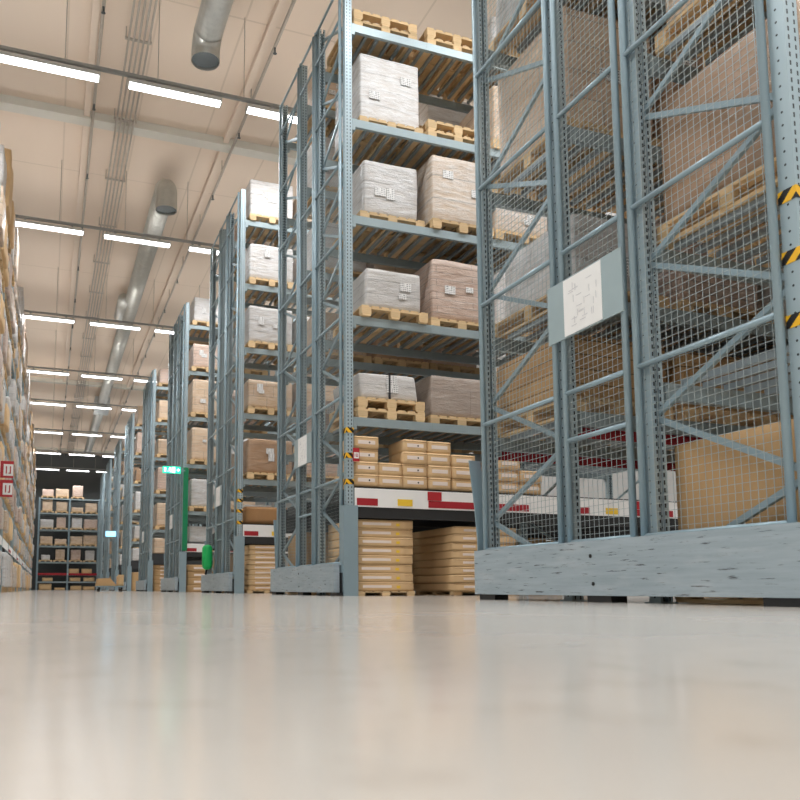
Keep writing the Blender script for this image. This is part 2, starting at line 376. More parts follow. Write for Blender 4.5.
def rack(n, x0, y0, s, bays, fine, front=True):
    """s=+1: bays run to +x from the end frame at x0 (mesh-fronted row); s=-1: mirrored row"""
    if s > 0: lab = '%s mesh-fronted grey pallet rack counted from the camera' % ORD[n]
    else: lab = '%s open-ended grey pallet rack in view across the aisle' % ORD[n]
    rk = thing('pallet_rack', lab, 'rack', (x0, y0, 0), 0, 'pallet racks along the aisle')
    X = lambda v: s*v
    um = cached('up', up_mesh)
    for b in range(bays+1):
        lx = .07+BAY*b
        for k, fy in enumerate(FY):
            u = link('upright', um, rk, (X(lx), fy+.05, 0), (0, 0, math.pi if k % 2 else 0))
            if b == 0 and k == 0 and s > 0 and n <= 4:
                if n != 4:
                    for z in ((2.19, 1.85, 1.5) if n != 3 else (2.12, 1.92, 1.7, 1.46)):
                        h = link('hazard_tape', cached('hz', lambda: MB().box(-.054, .054, -.054, .054, -.035, .035).mesh('hazard_tape', 'hazard_tape')), u, (0, 0, z))
        # zigzag bracing, near frame and rear frame
        for fi, (ya, yb, fl) in enumerate(((FY[0]+.06, FY[1]+.06, 0), (FY[2]+.06, FY[3]+.06, 1))):
            zs = [.2]+[.69+.525*i for i in range(16)]
            segs = []
            for i in range(len(zs)-1):
                a, bb = (yb, ya) if (i % 2) == fl else (ya, yb)
                segs.append(((0, a, zs[i]), (0, bb, zs[i+1])))
            if fine and b == 0:
                for i, (p, q) in enumerate(segs):
                    def mk(p=p, q=q):
                        mb = MB(); mb.bar(p, q, .034, .006, (1, 0, 0))
                        P, Q = Vector(p), Vector(q); dd = (Q-P).normalized(); nn = dd.cross(Vector((1, 0, 0)))*.017
                        mb.bar(P+nn+Vector((.012, 0, 0)), Q+nn+Vector((.012, 0, 0)), .005, .026); mb.bar(P-nn+Vector((.012, 0, 0)), Q-nn+Vector((.012, 0, 0)), .005, .026)
                        return mb.mesh('brace', 'steel_tube')
                    link('brace', cached(('br', fl, i), mk), rk, (X(lx+.01), 0, 0))
            else:
                def mk2():
                    mb = MB()
                    for p, q in segs: mb.bar(p, q, .034, .025)
                    return mb.mesh('bracing', 'steel_tube')
                link('bracing', cached(('brs', fl), mk2), rk, (X(lx+.01), 0, 0))
    for b in range(bays):
        xa, xb = .13+BAY*b, .01+BAY*(b+1)
        for li, z in enumerate(LV):
            for yy in (FY[0]+.05, FY[1]+.05, FY[2]+.05, FY[3]+.05):
                def mkb(xa=xa, xb=xb, s=s):
                    mb = MB(); mb.box(X(xa), X(xb), -.025, .025, -.115, 0)
                    for q in (.12, .3): mb.box(X(xa), X(xa+.015+q*.1), -.034, .034, -.17, -.002)
                    mb.box(X(xb), X(xb-.03), -.034, .034, -.17, -.002)
                    for q in (.36, .7): mb.box(X(xa+(xb-xa)*q), X(xa+(xb-xa)*q+.05), -.029, .029, -.118, 0)
                    return mb.mesh('beam', 'beam_steel')
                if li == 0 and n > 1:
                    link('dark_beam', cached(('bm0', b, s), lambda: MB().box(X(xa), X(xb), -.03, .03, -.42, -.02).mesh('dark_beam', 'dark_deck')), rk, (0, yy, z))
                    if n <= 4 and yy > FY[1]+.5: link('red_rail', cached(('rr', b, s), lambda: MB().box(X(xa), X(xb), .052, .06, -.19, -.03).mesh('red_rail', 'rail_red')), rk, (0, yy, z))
                else:
                    link('beam', cached(('bm', b, s), mkb), rk, (0, yy, z))
                    if li == 0 and yy > FY[1]+.5: link('red_rail', cached(('rr', b, s), lambda: MB().box(X(xa), X(xb), .052, .06, -.19, -.03).mesh('red_rail', 'rail_red')), rk, (0, yy, z))
            for yy in (FY[0], FY[2]):
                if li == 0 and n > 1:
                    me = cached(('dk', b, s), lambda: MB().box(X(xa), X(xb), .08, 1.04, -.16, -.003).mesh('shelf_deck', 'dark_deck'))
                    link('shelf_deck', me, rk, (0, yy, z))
                else:
                    def mkd(xa=xa, xb=xb, s=s):
                        mb = MB()
                        for i in range(18):
                            q = xa+.1+(xb-xa-.2)*i/17; mb.box(X(q-.02), X(q+.02), .08, 1.04, -.045, -.003)
                        return mb.mesh('support_bars', 'bar_steel')
                    link('support_bars', cached(('db', b, s), mkd), rk, (0, yy, z))
        if n <= 4 or s < 0:
            rail = link('label_rail', cached(('lr', b, s), lambda: MB().box(X(xa), X(xb), -.012, -.002, 1.17, 1.42).mesh('label_rail', 'paper')), rk)
            rr = random.Random(n*13+b)
            x = xa+.03
            for w, g in ((.3, .75), (.8, .3), (.5, .2)):
                link('red_strip', MB().box(X(x), X(min(x+w, xb)), -.016, -.012, 1.19, 1.285).mesh('red_strip', 'rail_red'), rail); x += w+g
                if x > xb-.1: break
            link('red_label', MB().box(X(xa+1.07), X(xa+1.28), -.02, -.012, 1.29, 1.41).mesh('red_label', 'red'), rail)
            link('yellow_label', MB().box(X(xa+.62), X(xa+.84), -.018, -.012, 1.2, 1.29).mesh('yellow_label', 'yellow'), rail)
    if s > 0:
        for pi, (a, bb) in enumerate(PANELS):
            pn = link('wire_mesh', cached(('wm', pi, n == 1), lambda: wires(a, bb, .43, 8.66 if n == 1 else 5.98, .05, .0014 if n == 1 else .0009)), rk, (0, 0, 0))
            for yy in (a, bb):
                link('panel_post', cached('pp', lambda: MB().tube([(0, 0, .3), (0, 0, 8.69)], .024, 10).mesh('panel_post', 'steel_tube', True)), pn, (-.012, yy, 0))
            for z in RZ+([1.19] if pi == 1 else []):
                link('panel_rail', cached(('pr', pi), lambda: MB().tube([(0, a, 0), (0, bb, 0)], .019, 8).mesh('panel_rail', 'steel_tube', True)), pn, (-.012, 0, z))
        kp = link('kick_plate', cached(('kp', n == 1), lambda: MB().box(-.14, -.06, -.13 if n == 1 else .06, 3.1, .045, .4).box(-.14, -.02, -.13 if n == 1 else .06, 3.1, .4, .42).box(-.06, -.045, -.1 if n == 1 else .08, 3.1, .05, .1).mesh('kick_plate', 'scuffed_steel')), rk)
        for yy in (.1, 1.5, 2.92):
            link('foot', cached('kf', lambda: MB().box(-.13, 0, -.12, .12, 0, .045).box(-.05, 0, -.1, .1, .045, .3).mesh('foot', 'foot_black')), kp, (0, yy, 0))
        for yy, zz in ((1.56, .315), (1.54, .125)): link('bolt', cached('kb', lambda: MB().tube([(-.003, 0, 0), (.01, 0, 0)], .014, 8).mesh('bolt', 'black')), kp, (-.141, yy, zz))
        if n > 1: link('post_guard', cached('pg', lambda: MB().box(-.04, .16, -.05, -.035, 0, 1.18).box(-.04, -.025, -.035, .1, 0, 1.18).box(.145, .16, -.035, .06, 0, 1.18).mesh('post_guard', 'steel')), rk)
        # bent deflector plate behind the far corner
        def bent():
            mb = MB(); pts = [(3.36, 1.27), (3.33, 1.1), (3.28, .85), (3.24, .55), (3.22, .05)]
            for (a, za), (b2, zb) in zip(pts, pts[1:]):
                mb.quad_box([(-.02, b2, zb), (.1, b2, zb), (.1, b2+.012, zb), (-.02, b2+.012, zb), (-.02, a, za), (.1, a, za), (.1, a+.012, za), (-.02, a+.012, za)])
            return mb.mesh('end_deflector', 'steel')
        link('end_deflector', cached('ed', bent), rk)
    else:
        link('post_guard', cached('pgl', lambda: MB().box(.03, -.16, -.05, -.035, 0, 1.18).mesh('post_guard', 'steel')), rk)
    return rk

XR, XL = 3.65, -1.06
YR = [None, 2.85, 9.43, 15.65, 22.75, 30.35, 38.4, 45.5, 52.6, 58.9]
YLf = [None, 15.65, 22.75, 30.35, 38.4, 45.5, 52.6, 58.9]
for n in range(1, 10):
    rack(n, XR, YR[n], 1, 2 if n <= 2 else 1, n <= 3)

# green painted post on the fourth rack
for o in list(C.objects):
    if o.parent and o.parent.get('label', '').startswith('fourth mesh-fronted') and o.name.startswith('post_guard'):
        g = link('green_sleeve', MB().box(.03, .172, -.06, .1, 1.2, 3.66).mesh('green_sleeve', 'green_post'), o.parent); g['label'] = 'green painted sleeve'
    if o.parent and o.parent.get('label', '').startswith('fifth mesh-fronted') and o.name.startswith('post_guard'):
        pass

# ------------------------------------------------------------------ pallets and loads
PW, PD, PH = 1.0, 1.14, .144
def pallet_parts(w=PW):
    deck = MB()
    for i in range(7):
        y = -PD/2+(PD-.12)*i/6
    n = 7
    for i in range(n):
        x = -w/2+(w-.11)*i/(n-1); deck.box(x, x+.11, -PD/2, PD/2, PH-.022, PH)
    for y in (-PD/2, -.05, PD/2-.1): deck.box(-w/2, w/2, y, y+.1, PH-.044, PH-.022)
    bl = MB().box(-.07, .07, -.05, .05, .022, PH-.044)
    bb = MB().box(-.06, .06, -PD/2, PD/2, 0, .022)
    return deck.mesh('top_deck', 'wood'), bl.mesh('block', 'wood'), bb.mesh('bottom_board', 'wood')
PP = pallet_parts()
def one_pallet():
    mb = MB(); w = PW
    for i in range(7):
        x = -w/2+(w-.11)*i/6; mb.box(x, x+.11, -PD/2, PD/2, PH-.022, PH)
    for y in (-PD/2, -.05, PD/2-.1):
        mb.box(-w/2, w/2, y, y+.1, PH-.044, PH-.022)
        for x in (-w/2, -.07, w/2-.14): mb.box(x, x+.14, y, y+.1, .022, PH-.044)
    for x in (-w/2+.01, -.06, w/2-.13): mb.box(x, x+.12, -PD/2, PD/2, 0, .022)
    return mb.mesh('wooden_pallet', 'wood')
ONE = one_pallet()
def pallet(loc, label, fine, rot=0):
    if not fine:
        return tag(link('wooden_pallet', ONE, None, loc, (0, 0, rot)), label, 'pallet', 'wooden pallets')
    t = thing('wooden_pallet', label, 'pallet', loc, rot, 'wooden pallets')
    link('top_deck', PP[0], t)
    for x in (-PW/2+.07, 0, PW/2-.07):
        link('bottom_board', PP[2], t, (x, 0, 0))
        for y in (-PD/2+.05, 0, PD/2-.05): link('block', PP[1], t, (x, y, 0))
    return t

LOOK = {'wrap_dusk': 'dusky grey-brown wrapped carton load', 'wrap_carton': 'two-tier tan wrapped carton load', 'wrap_white': 'white film-wrapped load', 'wrap_grey': 'pale grey wrapped carton load', 'wrap_tan': 'tan film-wrapped carton load', 'wrap_pink': 'pinkish-brown layered carton load', 'wrap_brown': 'big shiny-wrapped brown carton', 'carton_stack': 'stack of flat brown cartons', 'carton': 'plain brown carton block'}
def load(kind, w, d, h, loc, label, fine=True, faceY=-1, labels=2, strap=False, seed=0, cat='load', lean=0, name='wrapped_load'):
    if kind in ('carton', 'carton_stack', 'carton_light', 'carton_dark'):
        me = cached(('ld', kind, w, d, h), lambda: rbox(w, d, h, .012, 5, .004, 1, kind, name))
    else:
        me = cached(('ld', kind, w, d, h, seed % 3, lean), lambda: rbox(w, d, h, .035, 9, .016, seed % 3, kind, name, lean))
    o = tag(link(name, me, None, loc), label, cat, 'palletised loads on the racks')
    if fine:
        rr = random.Random(seed*31+int(loc[0]*100))
        for k in range(labels):
            pw, ph = rr.choice(((.13, .17), (.17, .12), (.12, .08)))
            px = rr.uniform(-.3, .3)*w; pz = rr.uniform(.35, .8)*h
            px += lean*pz
            link('paper_label', cached(('pl', pw, ph), lambda: MB().box(-pw/2, pw/2, -.003, .003, -ph/2, ph/2).mesh('paper_label', 'printed_paper')), o, (px, faceY*(d/2+.012), pz))
        if strap:
            for sx in ((-.02,) if strap == 1 else (-.25, .25)):
                link('strap', MB().box(sx*w-.015, sx*w+.015, -d/2-.016, -d/2-.008, .0, h+.012).box(sx*w-.015, sx*w+.015, -d/2-.012, d/2, h+.006, h+.014).mesh('strap', 'strap'), o)
    return o

TIER = ['floor', 'first', 'second', 'third', 'fourth', 'fifth', 'sixth']
SLOTX = [.72, 1.80, 2.86]
PLACE = ['at the aisle end', 'one place in', 'two places in', 'three places in', 'four places in', 'five places in']
def where(n, s, tier, slot, row):
    r = '%s %s rack' % (ORD[n], 'mesh-fronted' if s > 0 else 'open-ended')
    return '%s tier, %s, %s%s' % (TIER[tier], r, PLACE[slot], ', rear row' if row else '')
def put(n, s, tier, slot, row, kind, h, w=.9, d=1.04, fine=False, npal=1, dx=0, dy=0, **kw):
    x0, y0 = (XR, YR[n]) if s > 0 else (XL, YLf[n])
    lx = (SLOTX if n != 2 else (.79, 1.85, 2.88))[slot % 3]+BAY*(slot//3)+dx
    yc = y0+(.56 if row == 0 else 2.62)+(-.0 if row == 0 else .05)+dy
    z = (0 if tier == 0 else LV[tier-1])+.003
    x = x0+s*lx
    W = where(n, s, tier, slot, row)
    for k in range(npal):
        extra = '' if npal == 1 else (' bottom' if k == 0 else ' upper')
        pallet((x, yc, z), 'pale wooden%s pallet, %s' % (extra, W), fine); z += PH+.001
    if kind: load(kind, w, d, h, (x, yc, z+.001), '%s, %s' % (LOOK[kind], W), fine, seed=n*17+tier*5+slot*3+row, **kw)

def carton(name, w, d, h, loc, label, group, mat='carton', rot=0, strip=True, dot=False, yel=False, cat='carton', lw=.55, lx=-.1):
    me = cached(('ct', mat, w, d, h), lambda: rbox(w, d, h, .006, 3, .0, 0, mat, name))
    o = tag(link(name, me, None, loc, (0, 0, rot)), label, cat, group)
    link('lid_seam', cached(('ctl', w, d, h), lambda: MB().box(-w/2-.001, w/2+.001, -d/2-.002, -d/2+.01, h*.84, h*.87).mesh('lid_seam', 'carton_dark')), o)
    if strip:
        link('printed_label', cached(('cts', w, d, h, lw, lx), lambda: MB().box(w*(lx-lw/2), w*(lx+lw/2), -d/2-.003, -d/2, h*.36, h*.66).mesh('printed_label', 'paper_pink')), o)
    if dot: link('printed_dot', cached(('ctd', w, d, h), lambda: MB().tube([(w*.12, -d/2-.005, h*.5), (w*.12, -d/2, h*.5)], .012, 8).mesh('printed_dot', 'black')), o)
    if yel: link('yellow_sticker', cached(('cty', w, d, h), lambda: MB().box(w*.2, w*.26, -d/2-.004, -d/2, h*.3, h*.6).mesh('yellow_sticker', 'yellow')), o)
    return o

# ---- first rack (mesh-fronted, closest)
F = dict(fine=True)
put(1, 1, 0, 0, 0, 'carton', .87, w=1.0, dx=-.06, **F, labels=0)
put(1, 1, 0, 1, 0, 'carton', .86, w=.98, **F, labels=0)
put(1, 1, 0, 2, 0, 'carton', .8, w=.98, **F, labels=0)
put(1, 1, 2, 0, 0, 'wrap_brown', .86, w=1.0, dx=-.06, **F, labels=0)
put(1, 1, 2, 1, 0, 'wrap_brown', .95, **F)
put(1, 1, 2, 2, 0, 'wrap_tan', .8, **F)
put(1, 1, 3, 0, 0, 'wrap_tan', 1.0, **F)
put(1, 1, 3, 1, 0, 'wrap_pink', 1.05, **F)
put(1, 1, 3, 2, 0, 'wrap_brown', .9, **F)
put(1, 1, 1, 1, 0, 'carton_stack', .35, **F, labels=0)
put(1, 1, 1, 2, 0, 'carton_stack', .5, **F, labels=0)
put(1, 1, 1, 0, 1, 'carton_stack', .52, w=.98, dx=-.05, **F, labels=0)
put(1, 1, 1, 1, 1, 'carton_stack', .5, w=.98, **F, labels=0)
put(1, 1, 1, 2, 1, 'carton', .6, w=.98, **F, labels=0)
put(1, 1, 2, 0, 1, 'wrap_white', .62, w=.8, dx=-.04, **F)
put(1, 1, 2, 1, 1, 'wrap_pink', .85, **F)
put(1, 1, 2, 2, 1, 'wrap_grey', .8, **F)
put(1, 1, 3, 0, 1, 'wrap_tan', 1.05, **F)
put(1, 1, 3, 1, 1, 'wrap_brown', 1.1, **F)
put(1, 1, 3, 2, 1, 'wrap_brown', 1.0, **F)
for sl in range(3):
    put(1, 1, 4, sl, 0, ('wrap_brown', 'wrap_tan', 'wrap_pink')[sl], .9, **F)
    put(1, 1, 4, sl, 1, ('wrap_white', 'wrap_tan', 'wrap_brown')[sl], .95, **F)
put(1, 1, 5, 0, 1, 'wrap_white', .9, **F)
put(1, 1, 0, 2, 1, 'carton', .9, w=.98, **F, labels=0)

# ---- second rack, row facing the camera
put(2, 1, 6, 0, 0, None, 0, npal=2, fine=True, dy=.1, dx=-.1)
put(2, 1, 6, 1, 0, None, 0, npal=2, fine=True, dy=.08)
put(2, 1, 6, 2, 0, 'wrap_white', .6, fine=True)
put(2, 1, 5, 0, 0, 'wrap_white', 1.0, w=.95, **F, dy=.14)
put(2, 1, 5, 1, 0, None, 0, npal=2, fine=True, dy=.1)
put(2, 1, 5, 2, 0, 'wrap_tan', .9, **F)
put(2, 1, 4, 0, 0, 'wrap_white', .8, w=.84, **F, dy=.14)
put(2, 1, 4, 1, 0, 'wrap_carton', 1.0, w=.94, **F)
put(2, 1, 4, 2, 0, 'wrap_carton', .55, **F)
put(2, 1, 3, 0, 0, 'wrap_grey', .56, w=.82, **F, dy=-.02, dx=-.05)
put(2, 1, 3, 1, 0, 'wrap_pink', .9, w=.9, **F, dy=.1)
put(2, 1, 3, 2, 0, 'wrap_white', .8, **F)
put(2, 1, 2, 0, 0, 'wrap_grey', .36, w=.86, **F, npal=2, strap=1, lean=-.14, dy=.06, dx=-.08)
put(2, 1, 2, 1, 0, 'wrap_dusk', .6, w=.92, **F, dy=.16, labels=0)
put(2, 1, 2, 2, 0, 'wrap_pink', .6, **F)
for sl in range(3):
    put(2, 1, 6, sl, 1, ('wrap_tan', None, 'wrap_white')[sl], .7, fine=sl == 0)
    put(2, 1, 5, sl, 1, ('wrap_white', 'wrap_pink', 'wrap_tan')[sl], .9, fine=sl == 0)
    put(2, 1, 4, sl, 1, ('wrap_white', 'wrap_tan', 'wrap_brown')[sl], .8, fine=sl == 0)
    put(2, 1, 3, sl, 1, ('wrap_tan', 'wrap_brown', 'wrap_pink')[sl], .7, fine=sl == 0)
    put(2, 1, 2, sl, 1, ('wrap_pink', 'wrap_grey', 'wrap_brown')[sl], .6, fine=sl == 0)
for sl in (3, 4):
    for ti in (2, 3, 4, 5):
        put(2, 1, ti, sl, 0, ('wrap_tan', 'wrap_pink', 'wrap_brown', 'wrap_white')[(ti+sl) % 4], .75, fine=False)
# pick shelf: small boxes in columns
G = 'small cartons on the pick shelf'
bw, bh, bd = .352, .167, .5
COLN = ['first', 'second', 'third', 'fourth', 'fifth', 'sixth', 'seventh', 'eighth']
ROWN = ['bottom', 'second', 'third', 'top']
cols = [(3.972, 4), (4.336, 2), (4.70, 4), (5.075, 4), (5.455, 3), (5.825, 2), (6.19, 3), (6.555, 2)]
for ci, (x, nn) in enumerate(cols):
    for k in range(nn):
        jx = R.uniform(-.002, .002) if ci != 3 else (.0, .0, -.008, .006)[k]
        carton('shoe_box_carton', bw if not (ci == 3 and k == 0) else bw-.02, bd, bh, (x+jx, YR[2]+.29+R.uniform(-.01, .02), 1.453+k*(bh+.003)),
               'small tan carton with pale label, %s up in the %s column from the post' % (ROWN[k] if k < nn-1 or nn == 1 else 'top one', COLN[ci]), G, 'carton_light', R.uniform(-.006, .006), True, ci in (0, 2), False, lw=.7, lx=0)
# floor stacks of flat cartons, on pallets
def flat_stack(n, x, y, w, d, h, cnt, lab, mat='carton_light', z0=.064, **kw):
    for k in range(cnt):
        nm = 'lowest' if k == 0 else 'topmost' if k == cnt-1 else ORD[k+1]
        carton('flat_carton', w, d, h-.003, (x+R.uniform(-.008, .008), y+R.uniform(-.006, .006), z0+k*h), '%s flat carton %s, %s mesh-fronted rack' % (nm, lab, ORD[n]), 'flat cartons stacked on the floor tier', mat, R.uniform(-.008, .008), **kw)
def skid(*a):
    p = pallet(*a); p.scale = (1 if a[0][0] > 5 else .84, 1, .42); return p
skid((4.25, YR[2]+.62, .001), 'low pale skid on the floor under the labelled flat cartons, second mesh-fronted rack', True)
flat_stack(2, 4.24, YR[2]+.62, .83, 1.1, .119, 8, 'with yellow sticker beside the post', yel=True, lw=.5, lx=-.14)
skid((5.80, YR[2]+.7, .001), 'low pale skid half hidden by the first kick plate, second mesh-fronted rack', True)
flat_stack(2, 5.78, YR[2]+.72, 1.0, 1.3, .112, 8, 'beyond the dark gap', lw=.2, lx=-.25)
for (x, hh, nm) in ((4.34, .84, 'aisle-end'), (5.43, .8, 'middle'), (6.5, .84, 'inner'), (7.78, .84, 'second bay'), (8.88, .8, 'second bay middle')):
    pallet((x, YR[2]+2.68, .001), 'pale pallet on the floor, %s, rear row, second mesh-fronted rack' % nm, False)
    load('carton', 1.0, 1.06, hh, (x, YR[2]+2.68, PH+.003), 'plain brown carton block on the floor, %s, rear row, second mesh-fronted rack' % nm, False)

# ---- third to ninth racks
K3 = {6: ('wrap_white', .82), 5: ('wrap_white', .78), 4: ('wrap_white', .8), 3: ('wrap_tan', .6), 2: ('wrap_brown', .72)}
for ti, (k, h) in K3.items():
    put(3, 1, ti, 0, 0, k, h, fine=True, w=.98); put(3, 1, ti, 1, 0, ('wrap_tan', 'wrap_white', 'wrap_pink')[ti % 3], .7, fine=False)
    put(3, 1, ti, 0, 1, ('wrap_pink', 'wrap_white', 'wrap_tan')[ti % 3], .75, fine=False)
carton('brown_carton', .9, .8, .36, (4.32, YR[3]+.5, 1.453), 'large brown carton on the pick shelf of the third mesh-fronted rack', 'pick shelf cartons', 'carton_dark', 0, False)
tag(link('carton_lid', rbox(.6, .4, .05, .01, 3, 0, 0, 'paper'), None, (4.2, YR[3]+.5, 1.825)), 'flat white carton lid lying on the large brown carton, third mesh-fronted rack', 'carton lid')
skid((4.32, YR[3]+.6, .001), 'pale pallet on the floor under nine flat cartons, third mesh-fronted rack', False)
flat_stack(3, 4.34, YR[3]+.6, .78, 1.1, .105, 9, 'beside the hazard-taped post', lw=.6, lx=-.05)
for (x, hh, nm) in ((4.31, .9, 'aisle-end'),):
    load('carton', 1.0, 1.06, hh, (x, YR[3]+2.67, .002), 'plain brown carton block on the floor, rear row, third mesh-fronted rack', False)
pal4 = {6: ('wrap_white', .75), 5: ('wrap_pink', .72), 4: ('wrap_tan', 1.02), 3: ('wrap_tan', .98), 2: ('wrap_white', .82)}
for ti, (k, h) in pal4.items():
    put(4, 1, ti, 0, 0, k, h, fine=True); put(4, 1, ti, 1, 0, ('wrap_tan', 'wrap_white', 'wrap_pink')[(ti+1) % 3], .8, fine=False)
    put(4, 1, ti, 0, 1, ('wrap_tan', 'wrap_grey', 'wrap_pink')[ti % 3], .8, fine=False)
load('wrap_white', .9, .8, .5, (4.35, YR[4]+.56, 1.453), 'white wrapped bale on the pick shelf, fourth mesh-fronted rack', False)
flat_stack(4, 4.33, YR[4]+.56, .9, 1.0, .2, 4, 'beside the green post sleeve', 'carton', .003, lw=.6, lx=0)
kinds = ['wrap_tan', 'wrap_white', 'wrap_pink', 'wrap_grey', 'wrap_brown']
for n in range(5, 10):
    rr = random.Random(n)
    for ti in range(2, 7):
        put(n, 1, ti, 0, 0, kinds[(n*2+ti*3) % 5 if n > 5 else (0, 2, 0, 0, 2)[ti-2]], round(rr.choice((.6, .75, .9, 1.0)), 2), fine=False)
        if n < 8: put(n, 1, ti, 0, 1, kinds[(n+ti) % 5], round(rr.choice((.6, .75, .9)), 2), fine=False)
    load(('wrap_tan', 'wrap_white', 'wrap_grey', 'wrap_tan', 'wrap_white')[n-5], .95, 1.0, .6, (4.32, YR[n]+.56, 1.453), 'wrapped goods on the pick shelf, %s mesh-fronted rack' % ORD[n], False)
    if n == 5: flat_stack(5, 4.32, YR[5]+.56, .9, 1.0, .145, 7, 'at the aisle-end post', 'carton', .003, lw=.5, lx=0)
    else: load('carton', .95, 1.0, .9, (4.32, YR[n]+.56, .002), 'plain brown carton block on the floor, %s mesh-fronted rack' % ORD[n], False)

# ---- the long rack whose face runs along the aisle on the other side
LY0, NB, LB_ = 8.0, 16, 3.4
def long_rack():
    t = thing('pallet_rack', 'long grey pallet rack whose loaded face runs along the aisle, opposite the wire mesh', 'rack', (XL, LY0, 0), 0, 'pallet racks along the aisle')
    um = cached('up', up_mesh)
    for b in range(NB+1):
        for k, x in enumerate((-.12, -1.1)):
            link('upright', um, t, (x, b*LB_, 0), (0, 0, math.pi/2 if k else -math.pi/2))
        def brs():
            mb = MB(); zs = [.2+.6*i for i in range(15)]
            for i in range(14):
                p, q = (-.17, -1.05) if i % 2 else (-1.05, -.17); mb.bar((p, 0, zs[i]), (q, 0, zs[i+1]), .03, .02, (0, 1, 0))
            return mb.mesh('bracing', 'steel_tube')
        link('bracing', cached('lbr', brs), t, (0, b*LB_, 0))
        if b == NB: break
        for li, z in enumerate(LV):
            for x in (-.12, -1.1):
                link('beam', cached('lbm', lambda: MB().box(-.025, .025, .06, LB_-.06, -.115, 0).mesh('beam', 'beam_steel')), t, (x, b*LB_, z))
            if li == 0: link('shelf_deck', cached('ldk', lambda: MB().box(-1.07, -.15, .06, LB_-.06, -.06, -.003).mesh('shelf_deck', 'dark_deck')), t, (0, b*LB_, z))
            else:
                def mkd():
                    mb = MB()
                    for i in range(9): mb.box(-1.07, -.15, .2+.36*i, .26+.36*i, -.045, -.003)
                    return mb.mesh('support_bars', 'bar_steel')
                link('support_bars', cached('ldb', mkd), t, (0, b*LB_, z))
        r = link('label_rail', cached('llr', lambda: MB().box(-.09, -.08, .06, LB_-.06, 1.2, 1.42).mesh('label_rail', 'paper')), t, (0, b*LB_, 0))
        if b % 2: link('red_strip', cached('lrs', lambda: MB().box(-.08, -.075, .3, 1.7, 1.22, 1.3).mesh('red_strip', 'rail_red')), r)
        link('post_guard', cached('lpg', lambda: MB().box(-.06, -.045, -.08, .08, 0, .6).box(-.1, -.06, -.08, -.065, 0, .6).mesh('post_guard', 'steel')), t, (0, b*LB_, 0))
long_rack()
LK = {'wrap_white': 'white wrapped load', 'wrap_tan': 'tan wrapped load', 'wrap_pink': 'pinkish wrapped load', 'wrap_grey': 'grey wrapped load', 'wrap_carton': 'pale tan wrapped load', 'carton_light': 'bare carton load'}
rr = random.Random(5)
for b in range(1, NB):
    for sl in range(3):
        y = LY0+b*LB_+.65+1.05*sl
        for ti in range(7):
            if ti != 6 and rr.random() < .06: continue
            if ti == 1 and sl == 1 or ti == 6 and y < 16: continue
            k = rr.choice(list(LK)); h = rr.choice((.55, .7, .85, .95))
            if ti == 0: k = rr.choice(('carton_light', 'wrap_white', 'wrap_carton')); h = rr.choice((.7, .9))
            if ti == 1: h = .55
            if ti == 6: h = rr.choice((.5, .8, 1.1, 1.3))
            z = .003 if ti == 0 else LV[ti-1]+.003
            dx = rr.choice((-.04, 0, .03, .05)); w = .96
            W = '%s place, %s bay, %s tier of the unmeshed long rack' % (('near', 'middle', 'far')[sl], ORD[b] if b < 12 else ('twelfth', 'thirteenth', 'fourteenth', 'fifteenth')[b-12], TIER[ti])
            me = cached(('lld', k, h), lambda: rbox(1.16, w+.02, h, .04, 6, .03, int(h*10), k, 'pallet_load'))
            o = tag(link('pallet_load', me, None, (XL-.6+dx, y, z+PH)), '%s, %s' % (LK[k], W), 'load', 'pallet loads facing the aisle')
            link('pallet', cached('lpal', lambda: (lambda m: m)(one_pallet())), o, (0, 0, -PH), (0, 0, math.pi/2)).scale = (.9, .9, 1)
            if ti and rr.random() < .4 and b < 7: link('paper_label', cached('lpl', lambda: MB().box(-.003, .003, -.12, .12, -.09, .09).mesh('paper_label', 'printed_paper')), o, (.6, 0, h*.55))

# ---- rack across the end wall
def end_rack():
    t = thing('pallet_rack', 'two-bay grey rack standing across the aisle against the dark end wall', 'rack', (1.52, 66, 0))
    lv = [.69, 1.3, 2.26, 3.55, 4.86, 6.2, 7.4]
    for x in (-2.33, 0, 2.33):
        for y in (0, 1.0): link('upright', cached('eu', lambda: MB().box(-.06, .06, -.06, .06, 0, 7.45).mesh('upright', 'steel')), t, (x, y, 0))
        link('bracing', cached('eb', lambda: (lambda mb: [mb.bar((0, (i % 2), .3+i*.8), (0, (i+1) % 2, 1.1+i*.8), .04, .03) for i in range(8)] and mb)(MB()).mesh('bracing', 'steel')), t, (x, 0, 0))
    for z in lv:
        for b in (-1.165, 1.165):
            for y in (-.03, 1.03): link('beam', cached('ebm', lambda: MB().box(-1.1, 1.1, -.03, .03, -.11, 0).mesh('beam', 'beam_steel')), t, (b, y, z))
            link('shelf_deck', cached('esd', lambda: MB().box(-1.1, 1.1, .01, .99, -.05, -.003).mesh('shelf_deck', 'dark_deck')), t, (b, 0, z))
    for b in (-1.165, 1.165):
        link('label_rail', cached('elr', lambda: MB().box(-1.1, 1.1, -.075, -.06, -.11, .06).mesh('label_rail', 'rail_red')), t, (b, 0, 1.3))
    return lv
ELV = end_rack()
